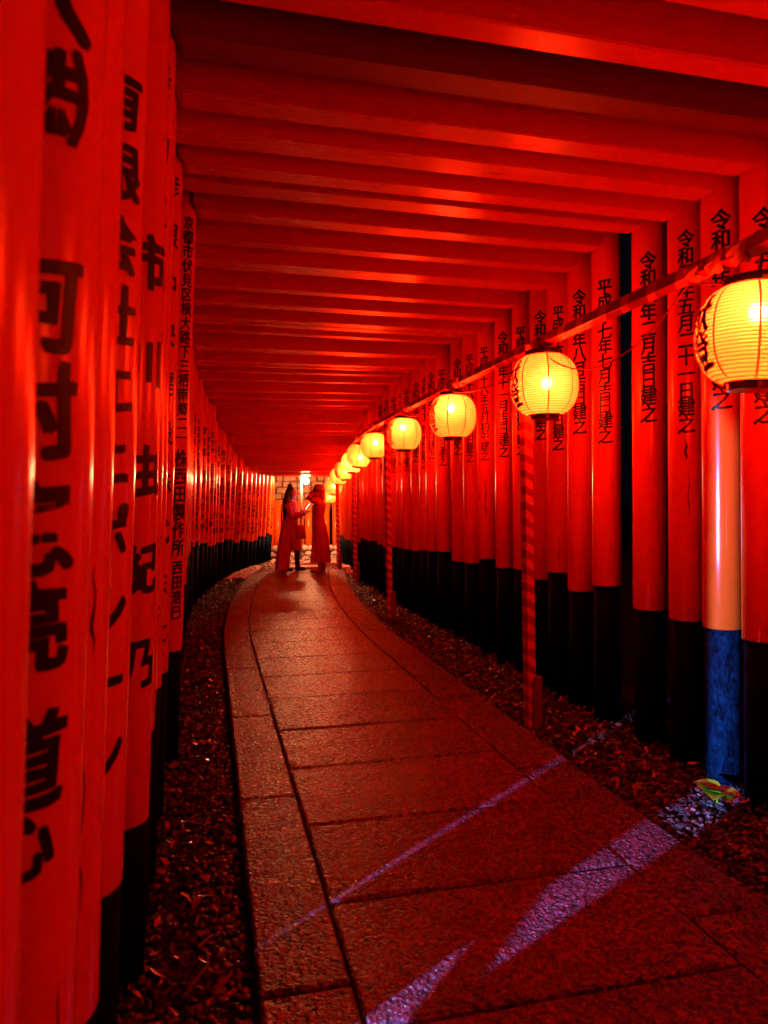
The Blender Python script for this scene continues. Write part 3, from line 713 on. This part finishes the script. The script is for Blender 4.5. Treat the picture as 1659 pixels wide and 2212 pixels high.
# plaque rack beyond
rk = empty("plaque_rack", (2.75, 19.2, -.07)); tag(rk, "wooden rack crowded with pale votive plaques behind the people", "rack")
bm = bmesh.new(); [box(bm, x - .04, x + .04, -.04, .04, 0, 2.3, .004) for x in (-1.7,)]; link("rack_post", bm, RED_POST, rk)
bm = bmesh.new(); box(bm, 1.66, 1.74, -.04, .04, 0, 2.3, .004); link("rack_post", bm, RED_POST, rk)
for z in (1.22, 2.15):
    bm = bmesh.new(); box(bm, -1.66, 1.66, -.035, .035, z - .05, z + .05, .004); link("rack_rail", bm, RED_BEAM, rk)
bm = bmesh.new(); box(bm, -1.66, 1.66, .05, .08, 1.2, 2.15, .003); link("back_board", bm, STAKE, rk)
pm = []
for s in range(2):
    bm = bmesh.new(); w, h = .075, .055
    v0 = [bm.verts.new(p) for p in ((-w, -.008, -h), (w, -.008, -h), (w, -.008, h), (0, -.008, h + .022), (-w, -.008, h))]
    r = bmesh.ops.extrude_face_region(bm, geom=[bm.faces.new(v0)]); [setattr(v, 'co', v.co + Vector((0, .016, 0))) for v in r['geom'] if isinstance(v, bmesh.types.BMVert)]
    bmesh.ops.recalc_face_normals(bm, faces=bm.faces)
    me = bpy.data.meshes.new("plaque"); bm.to_mesh(me); bm.free(); me.materials.append(WOOD); pm.append(me)
for r_ in range(5):
    for k in range(17):
        link("plaque", pm[k % 2], None, rk, (-1.5 + k * .185 + rnd.uniform(-.03, .03), -.05 - .025 * ((k + r_) % 2) + .0, 1.33 + r_ * .165 + rnd.uniform(-.02, .02)), (R(rnd.uniform(-8, 8)), R(rnd.uniform(-9, 9)), R(rnd.uniform(-12, 12))))
# vermilion fence posts standing behind the people
for k, x in enumerate((1.52, 1.70, 1.90, 2.10, 2.30, 2.50, 2.72, 2.96, 3.2, 3.44)):
    e = empty("fence_post", (x, 18.45 + .03 * (k % 2), -.07)); tag(e, ORD[k] + " from the left of the orange-lit posts standing behind the two people", "post", "orange posts behind the two people")
    bm = bmesh.new(); lathe(bm, [(.088, .24), (.09, .25), (.088, 1.42)], 24); link("post_shaft", bm, RED_POST, e, smooth=True)
    bm = bmesh.new(); lathe(bm, [(.08, 0), (.08, .239)], 20); link("post_foot", bm, BLACK, e, smooth=True)

# ------------------------------------------------------------ people
SKIN = mat("skin", (0.55, 0.30, 0.20), 0.5); HAIR = mat("black_hair", (0.008, 0.006, 0.006), 0.4)
SCREEN = mat("phone_screen", (.02, .02, .02), .2); pb(SCREEN).inputs["Emission Color"].default_value = (.75, .65, 1, 1); pb(SCREEN).inputs["Emission Strength"].default_value = 14
DRESS1 = mat("deep_red_cloth", (0.48, 0.018, 0.012), 0.75); DRESS2 = mat("crimson_cloth", (0.42, 0.012, 0.016), 0.7)
LACE = mat("pink_lace", (0.62, 0.30, 0.24), 0.8); BOOT = mat("black_boot", (0.01, 0.01, 0.01), 0.35)
REDSKIN = mat("red_tights", (0.5, 0.04, 0.03), 0.7); HAT = mat("grey_blue_hat", (0.16, 0.20, 0.24), 0.8); PINKH = mat("pink_scarf", (0.6, 0.05, 0.10), .7)
for m_, sc_ in ((DRESS1, 7), (DRESS2, 7)):
    L(m_, bump(m_, noise_tex(m_, coords(m_, (1, 1, .15)), sc_, 3), .6, .03), pb(m_).inputs['Normal'])
f = noise_tex(LACE, coords(LACE, (1, 1, 1)), 45, 2)
L(LACE, ramp(LACE, f, [(0.45, (0.45, 0.12, 0.10)), (0.52, (0.85, 0.62, 0.55))]), pb(LACE).inputs['Base Color'])
def skin_mesh(name, verts, edges, radii, root, mt, parent, sub=2):
    me = bpy.data.meshes.new(name); me.from_pydata(verts, edges, []); me.materials.append(mt)
    o = bpy.data.objects.new(name, me); C.objects.link(o); o.parent = parent
    md = o.modifiers.new("skin", 'SKIN'); md.use_smooth_shade = True
    sv = me.skin_vertices[0].data
    for i, r in enumerate(radii): sv[i].radius = (r, r) if not isinstance(r, tuple) else r; sv[i].use_root = (i == root)
    sb = o.modifiers.new("sub", 'SUBSURF'); sb.levels = sub; sb.render_levels = sub
    return o
def ell_loft(rings, n=28, fold=0.0, folds=9):
    bm = bmesh.new(); prev = None
    for i, (cx, cy, z, rx, ry, fa) in enumerate(rings):
        q = []
        for k in range(n):
            a = 2 * math.pi * k / n; m_ = 1 + fa * math.sin(folds * a + i * .35)
            q.append(bm.verts.new((cx + rx * m_ * math.cos(a), cy + ry * m_ * math.sin(a), z)))
        if prev:
            for k in range(n): bm.faces.new((prev[k], prev[(k + 1) % n], q[(k + 1) % n], q[k]))
        prev = q
    return bm
def head(parent, loc, turn, r=1.0, tilt=0):
    """skull with brow, nose, lips, chin and ears; the face looks towards local -Y"""
    bm = bmesh.new(); bmesh.ops.create_uvsphere(bm, u_segments=28, v_segments=20, radius=1)
    for v in bm.verts:
        x, y, z = v.co; w = .072; d = .092; h = .112
        if z < -.2: w *= 1 - .38 * (-.2 - z); d *= 1 - .15 * (-.2 - z)
        X, Y, Z = x * w, y * d, z * h
        if y < -.6:
            Y += .010 * math.exp(-((z - .12) / .12) ** 2) * math.exp(-((abs(x) - .38) / .18) ** 2)
            Y -= .022 * math.exp(-((z + .12) / .16) ** 2) * math.exp(-(x / .16) ** 2)
            Y -= .008 * math.exp(-((z + .45) / .07) ** 2) * math.exp(-(x / .26) ** 2)
            Y -= .008 * math.exp(-((z + .78) / .12) ** 2) * math.exp(-(x / .35) ** 2)
        v.co = (X * r, Y * r, Z * r)
    for s in (-1, 1):
        rr_ = bmesh.ops.create_uvsphere(bm, u_segments=8, v_segments=6, radius=.02 * r)
        for v in rr_['verts']: v.co = Vector((v.co.x * .4 + s * .072 * r, v.co.y * .8 + .005, v.co.z * 1.3 - .005))
    return bm
def eyes_lips(o):
    for s in (-1, 1):
        bm = bmesh.new(); bmesh.ops.create_uvsphere(bm, u_segments=10, v_segments=6, radius=.011)
        for v in bm.verts: v.co.z *= .55
        link("eye", bm, HAIR, o, (s * .028, -.079, .012), smooth=True)
    bm = bmesh.new(); bmesh.ops.create_uvsphere(bm, u_segments=10, v_segments=6, radius=.02)
    for v in bm.verts: v.co.z *= .3; v.co.y *= .4
    link("lips", bm, DRESS2, o, (0, -.088, -.05), smooth=True)
def hand(parent, wrist, d, up, sc=1.0, curl=.5, mt=None):
    d = Vector(d).normalized(); up = Vector(up); sd = d.cross(up).normalized(); up = sd.cross(d).normalized(); w = Vector(wrist)
    V = [w, w + d * .04 * sc, w + d * .08 * sc]; E = [(0, 1), (1, 2)]; Rr = [.022, (.034, .018), (.036, .016)]
    for k, (o_, ln) in enumerate(((-.030, .062), (-.010, .074), (.010, .070), (.029, .056))):
        b = len(V); p0 = w + d * .075 * sc + sd * o_ * .9
        p1 = p0 + (d * math.cos(curl * .6) - up * math.sin(curl * .6)) * ln * .5 + sd * o_ * .15; p2 = p1 + (d * math.cos(curl * 1.6) - up * math.sin(curl * 1.6)) * ln * .5
        V += [p0, p1, p2]; E += [(2, b), (b, b + 1), (b + 1, b + 2)]; Rr += [.011, .0095, .007]
    b = len(V); V += [w + d * .045 - sd * .042, w + d * .075 - sd * .058 - up * .01]; E += [(1, b), (b, b + 1)]; Rr += [.012, .009]
    return skin_mesh("hand", [tuple(v) for v in V], E, Rr, 0, mt or SKIN, parent, 1)

# left person: faces right along the path's width, phone raised in both hands
A = empty("person", (1.53, 13.98, 0), R(-13.66)); tag(A, "person in flowing dark red coat with long black hair, holding up a phone", "person")
vb = [(0, 0, .86), (0, 0, 1.05), (.01, 0, 1.25), (.02, 0, 1.33), (.035, -.01, 1.40),
      (-.03, -.11, 1.27), (.05, -.15, 1.02), (.26, -.08, 1.10), (-.02, .11, 1.28), (.10, .14, 1.05), (.30, .05, 1.13),
      (-.02, -.08, .80), (-.06, -.09, .45), (-.10, -.09, .08), (.03, .08, .80), (.12, .08, .44), (.14, .08, .08), (-.03, -.09, .05), (.22, .08, .045)]
eb = [(0, 1), (1, 2), (2, 3), (3, 4), (2, 5), (5, 6), (6, 7), (2, 8), (8, 9), (9, 10), (0, 11), (11, 12), (12, 13), (0, 14), (14, 15), (15, 16), (13, 17), (16, 18)]
rb = [.125, .10, (.12, .10), .05, .048, .055, .042, .030, .055, .042, .030, .085, .055, .04, .085, .055, .04, .03, .03]
body = skin_mesh("body", vb, eb, rb, 0, SKIN, A)
coat = ell_loft([(-.15, -.02, .02, .125, .20, .12), (-.135, -.02, .25, .125, .19, .10), (-.09, -.01, .55, .135, .17, .08), (-.02, 0, .85, .145, .16, .03), (.0, 0, 1.0, .135, .14, .01), (.01, 0, 1.15, .135, .155, 0), (.0, 0, 1.28, .125, .165, 0), (.02, 0, 1.345, .06, .07, 0)], 40)
link("coat", coat, DRESS1, A, smooth=True)
panel = ell_loft([(.13, 0, .40, .09, .15, .10), (.09, 0, .6, .11, .16, .06), (.03, 0, .85, .14, .162, .03)], 32)
link("front_panel", panel, DRESS1, A, smooth=True)
for (s0, s1, s2, nm) in (((-.03, -.13, 1.28), (.05, -.17, 1.05), (.23, -.09, 1.09), 'sleeve'), ((-.02, .13, 1.28), (.10, .16, 1.05), (.27, .055, 1.12), 'sleeve')):
    bm = bmesh.new(); a, b, c = Vector(s0), Vector(s1), Vector(s2)
    pts = [a, a.lerp(b, .35), a.lerp(b, .7), b, b.lerp(c, .35), b.lerp(c, .7), c]; tube(bm, pts, [.066, .062, .058, .056, .056, .062, .068], 14); link(nm, bm, DRESS1, A, smooth=True)
h = link("head", head(A, None, 0), SKIN, A, (.045, -.01, 1.475), (R(8), 0, R(78)), smooth=True); eyes_lips(h)
hand(A, (.25, -.08, 1.10), (1, .35, .25), (0, 0, 1)); hand(A, (.29, .05, 1.13), (1, -.35, .25), (0, 0, 1))
bm = bmesh.new(); bmesh.ops.create_uvsphere(bm, u_segments=20, v_segments=14, radius=1)
for v in bm.verts:
    q = v.co; v.co = Vector((q.x * .094 - .012, q.y * .088, q.z * .118 + (.0 if q.x < .2 else .03 * (q.x - .2))))
link("hair", bm, HAIR, A, (.012, -.01, 1.495), smooth=True)
bm = bmesh.new(); bmesh.ops.create_uvsphere(bm, u_segments=14, v_segments=10, radius=.055)
link("hair_bun", bm, HAIR, A, (.0, -.01, 1.625), smooth=True)
link("hair_length", ell_loft([(-.075, -.02, .86, .02, .03, .1), (-.085, -.05, 1.0, .045, .07, .08), (-.06, -.11, 1.15, .07, .07, .06), (-.06, -.07, 1.30, .075, .085, .05), (-.045, -.02, 1.42, .07, .09, .02), (-.03, -.01, 1.52, .06, .085, 0)], 24), HAIR, A, smooth=True)
for (x, y_, nm) in ((.14, .08, "boot"), (-.09, -.09, "boot")):
    bm = bmesh.new(); tube(bm, [(0, 0, .47), (0, 0, .3), (0, 0, .14), (.01, 0, .05)], [.060, .055, .046, .048], 14)
    rr_ = bmesh.ops.create_uvsphere(bm, u_segments=14, v_segments=8, radius=1)
    for v in rr_['verts']: v.co = Vector((v.co.x * .115 + .065, v.co.y * .042, max(0, v.co.z * .05 + .03)))
    link(nm, bm, BOOT, A, (x - .01, y_, 0), smooth=True)
rt_ = Vector((math.cos(R(YAW)), -math.sin(R(YAW)), 0)); fw_ = Vector((math.sin(R(YAW)), math.cos(R(YAW)), 0))
def at_person(base, lx, ly, z): return Vector(base) + rt_ * lx + fw_ * ly + Vector((0, 0, z))
bm = bmesh.new(); box(bm, -.006, .006, -.038, .038, -.075, .075, .003)
ph = link("smartphone", bm, BLKPL, loc=at_person((1.53, 13.98, 0), .36, -.02, 1.24), rot=(0, R(38), R(-20)))
bm = bmesh.new(); box(bm, -.0085, -.0065, -.034, .034, -.068, .068); link("screen", bm, SCREEN, ph)
tag(ph, "dark smartphone held up by the person with long black hair", "phone")
bgE = empty("handbag", at_person((1.53, 13.98, 0), .22, -.12, .62), R(-YAW)); tag(bgE, "bright red handbag hanging before the dark red coat", "bag")
bm = bmesh.new(); vs = bmesh.ops.create_cube(bm, size=1)['verts']
for v in vs: k = 1.15 if v.co.z < 0 else .85; v.co = Vector((v.co.x * .19 * k, v.co.y * .08, v.co.z * .27))
bmesh.ops.bevel(bm, geom=bm.edges[:], offset=.02, segments=3, affect='EDGES'); link("bag_body", bm, mat("red_bag_leather", (.62, .02, .015), .4), bgE, (0, 0, .13), smooth=True)
bm = bmesh.new(); tube(bm, [(-.07, 0, .25), (-.06, 0, .38), (0, 0, .44), (.06, 0, .38), (.07, 0, .25)], .008, 8); link("handle", bm, BOOT, bgE, smooth=True)

# right person: stands in profile facing left, both arms raised to the hat
B = empty("person", (2.03, 13.55, 0), R(-13.66)); tag(B, "person in long crimson dress and grey hat, arms raised to the head", "person")
vb = [(0, 0, .88), (.0, 0, 1.06), (.02, 0, 1.28), (.0, 0, 1.37), (-.02, 0, 1.44),
      (.0, -.13, 1.31), (-.20, -.11, 1.42), (-.07, -.07, 1.53), (.02, .13, 1.31), (-.12, .13, 1.46), (-.02, .07, 1.56),
      (.0, -.07, .82), (.02, -.07, .45), (.03, -.07, .09), (.03, .07, .82), (.06, .07, .45), (.10, .07, .10), (-.07, -.07, .04), (-.02, .07, .045)]
body = skin_mesh("body", vb, eb, [.115, .09, (.11, .095), .045, .045, .05, .042, .03, .05, .042, .03, .08, .052, .036, .08, .052, .036, .028, .028], 0, SKIN, B)
link("bodice", ell_loft([(.01, 0, .98, .10, .115, 0), (.0, 0, 1.06, .095, .115, 0), (.0, 0, 1.16, .12, .135, 0), (.02, 0, 1.28, .115, .155, 0), (.01, 0, 1.36, .055, .07, 0)], 30), DRESS2, B, smooth=True)
link("skirt", ell_loft([(.03, 0, .19, .185, .20, .06), (.03, 0, .4, .17, .19, .06), (.025, 0, .65, .15, .17, .04), (.015, 0, .88, .125, .145, .01), (.005, 0, 1.04, .098, .118, 0)], 48), DRESS2, B, smooth=True)
bm = bmesh.new(); prev = None
for k in range(9):
    z = .18 + .9 * k / 8; t = k / 8; cx = .03 - .03 * t; rx = .195 * (1 - t) + .106 * t - .035 * math.sin(math.pi * t) * .3; ry = .208 * (1 - t) + .126 * t
    q = [bm.verts.new((cx + rx * 1.04 * math.cos(a), ry * 1.04 * math.sin(a), z)) for a in (R(196), R(210), R(222), R(234), R(244 - 10 * t))]
    if prev:
        for j in range(4): bm.faces.new((prev[j], prev[j + 1], q[j + 1], q[j]))
    prev = q
link("lace_panel", bm, LACE, B, smooth=True)
for a, b, c in (((.0, -.13, 1.31), (-.20, -.11, 1.42), (-.09, -.08, 1.52)), ((.02, .13, 1.31), (-.12, .13, 1.46), (-.03, .075, 1.55))):
    bm = bmesh.new(); a, b, c = Vector(a), Vector(b), Vector(c); tube(bm, [a, a.lerp(b, .5), b, b.lerp(c, .5), c], [.066, .058, .050, .042, .038], 14); link("sleeve", bm, DRESS2, B, smooth=True)
h = link("head", head(B, None, 0), SKIN, B, (-.02, 0, 1.51), (R(6), 0, R(-80)), smooth=True); eyes_lips(h)
hand(B, (-.075, -.07, 1.525), (1, .3, .5), (0, 1, 0)); hand(B, (-.02, .07, 1.555), (1, -.3, .5), (0, -1, 0))
link("hair", ell_loft([(.07, 0, 1.36, .04, .05, .05), (.065, 0, 1.44, .05, .07, .03), (.03, 0, 1.52, .075, .086, 0), (.02, 0, 1.58, .075, .08, 0)], 20), PINKH, B, smooth=True)
link("hat", ell_loft([(-.01, 0, 1.545, .165, .165, .02), (-.01, 0, 1.56, .10, .10, 0), (-.01, 0, 1.62, .092, .092, 0), (-.01, 0, 1.655, .07, .07, 0), (-.01, 0, 1.665, .005, .005, 0)], 30), HAT, B, smooth=True)
for (x, y_) in ((.0, -.07), (.07, .07)):
    bm = bmesh.new(); tube(bm, [(.02, 0, .25), (.02, 0, .14), (.01, 0, .07), (0, 0, .05)], [.042, .038, .040, .044], 12)
    rr_ = bmesh.ops.create_uvsphere(bm, u_segments=14, v_segments=8, radius=1)
    for v in rr_['verts']: v.co = Vector((v.co.x * .11 - .06, v.co.y * .04, max(0, v.co.z * .045 + .03)))
    link("shoe", bm, REDSKIN, B, (x, y_, 0), smooth=True)
bpy.data.objects.remove(_fo);
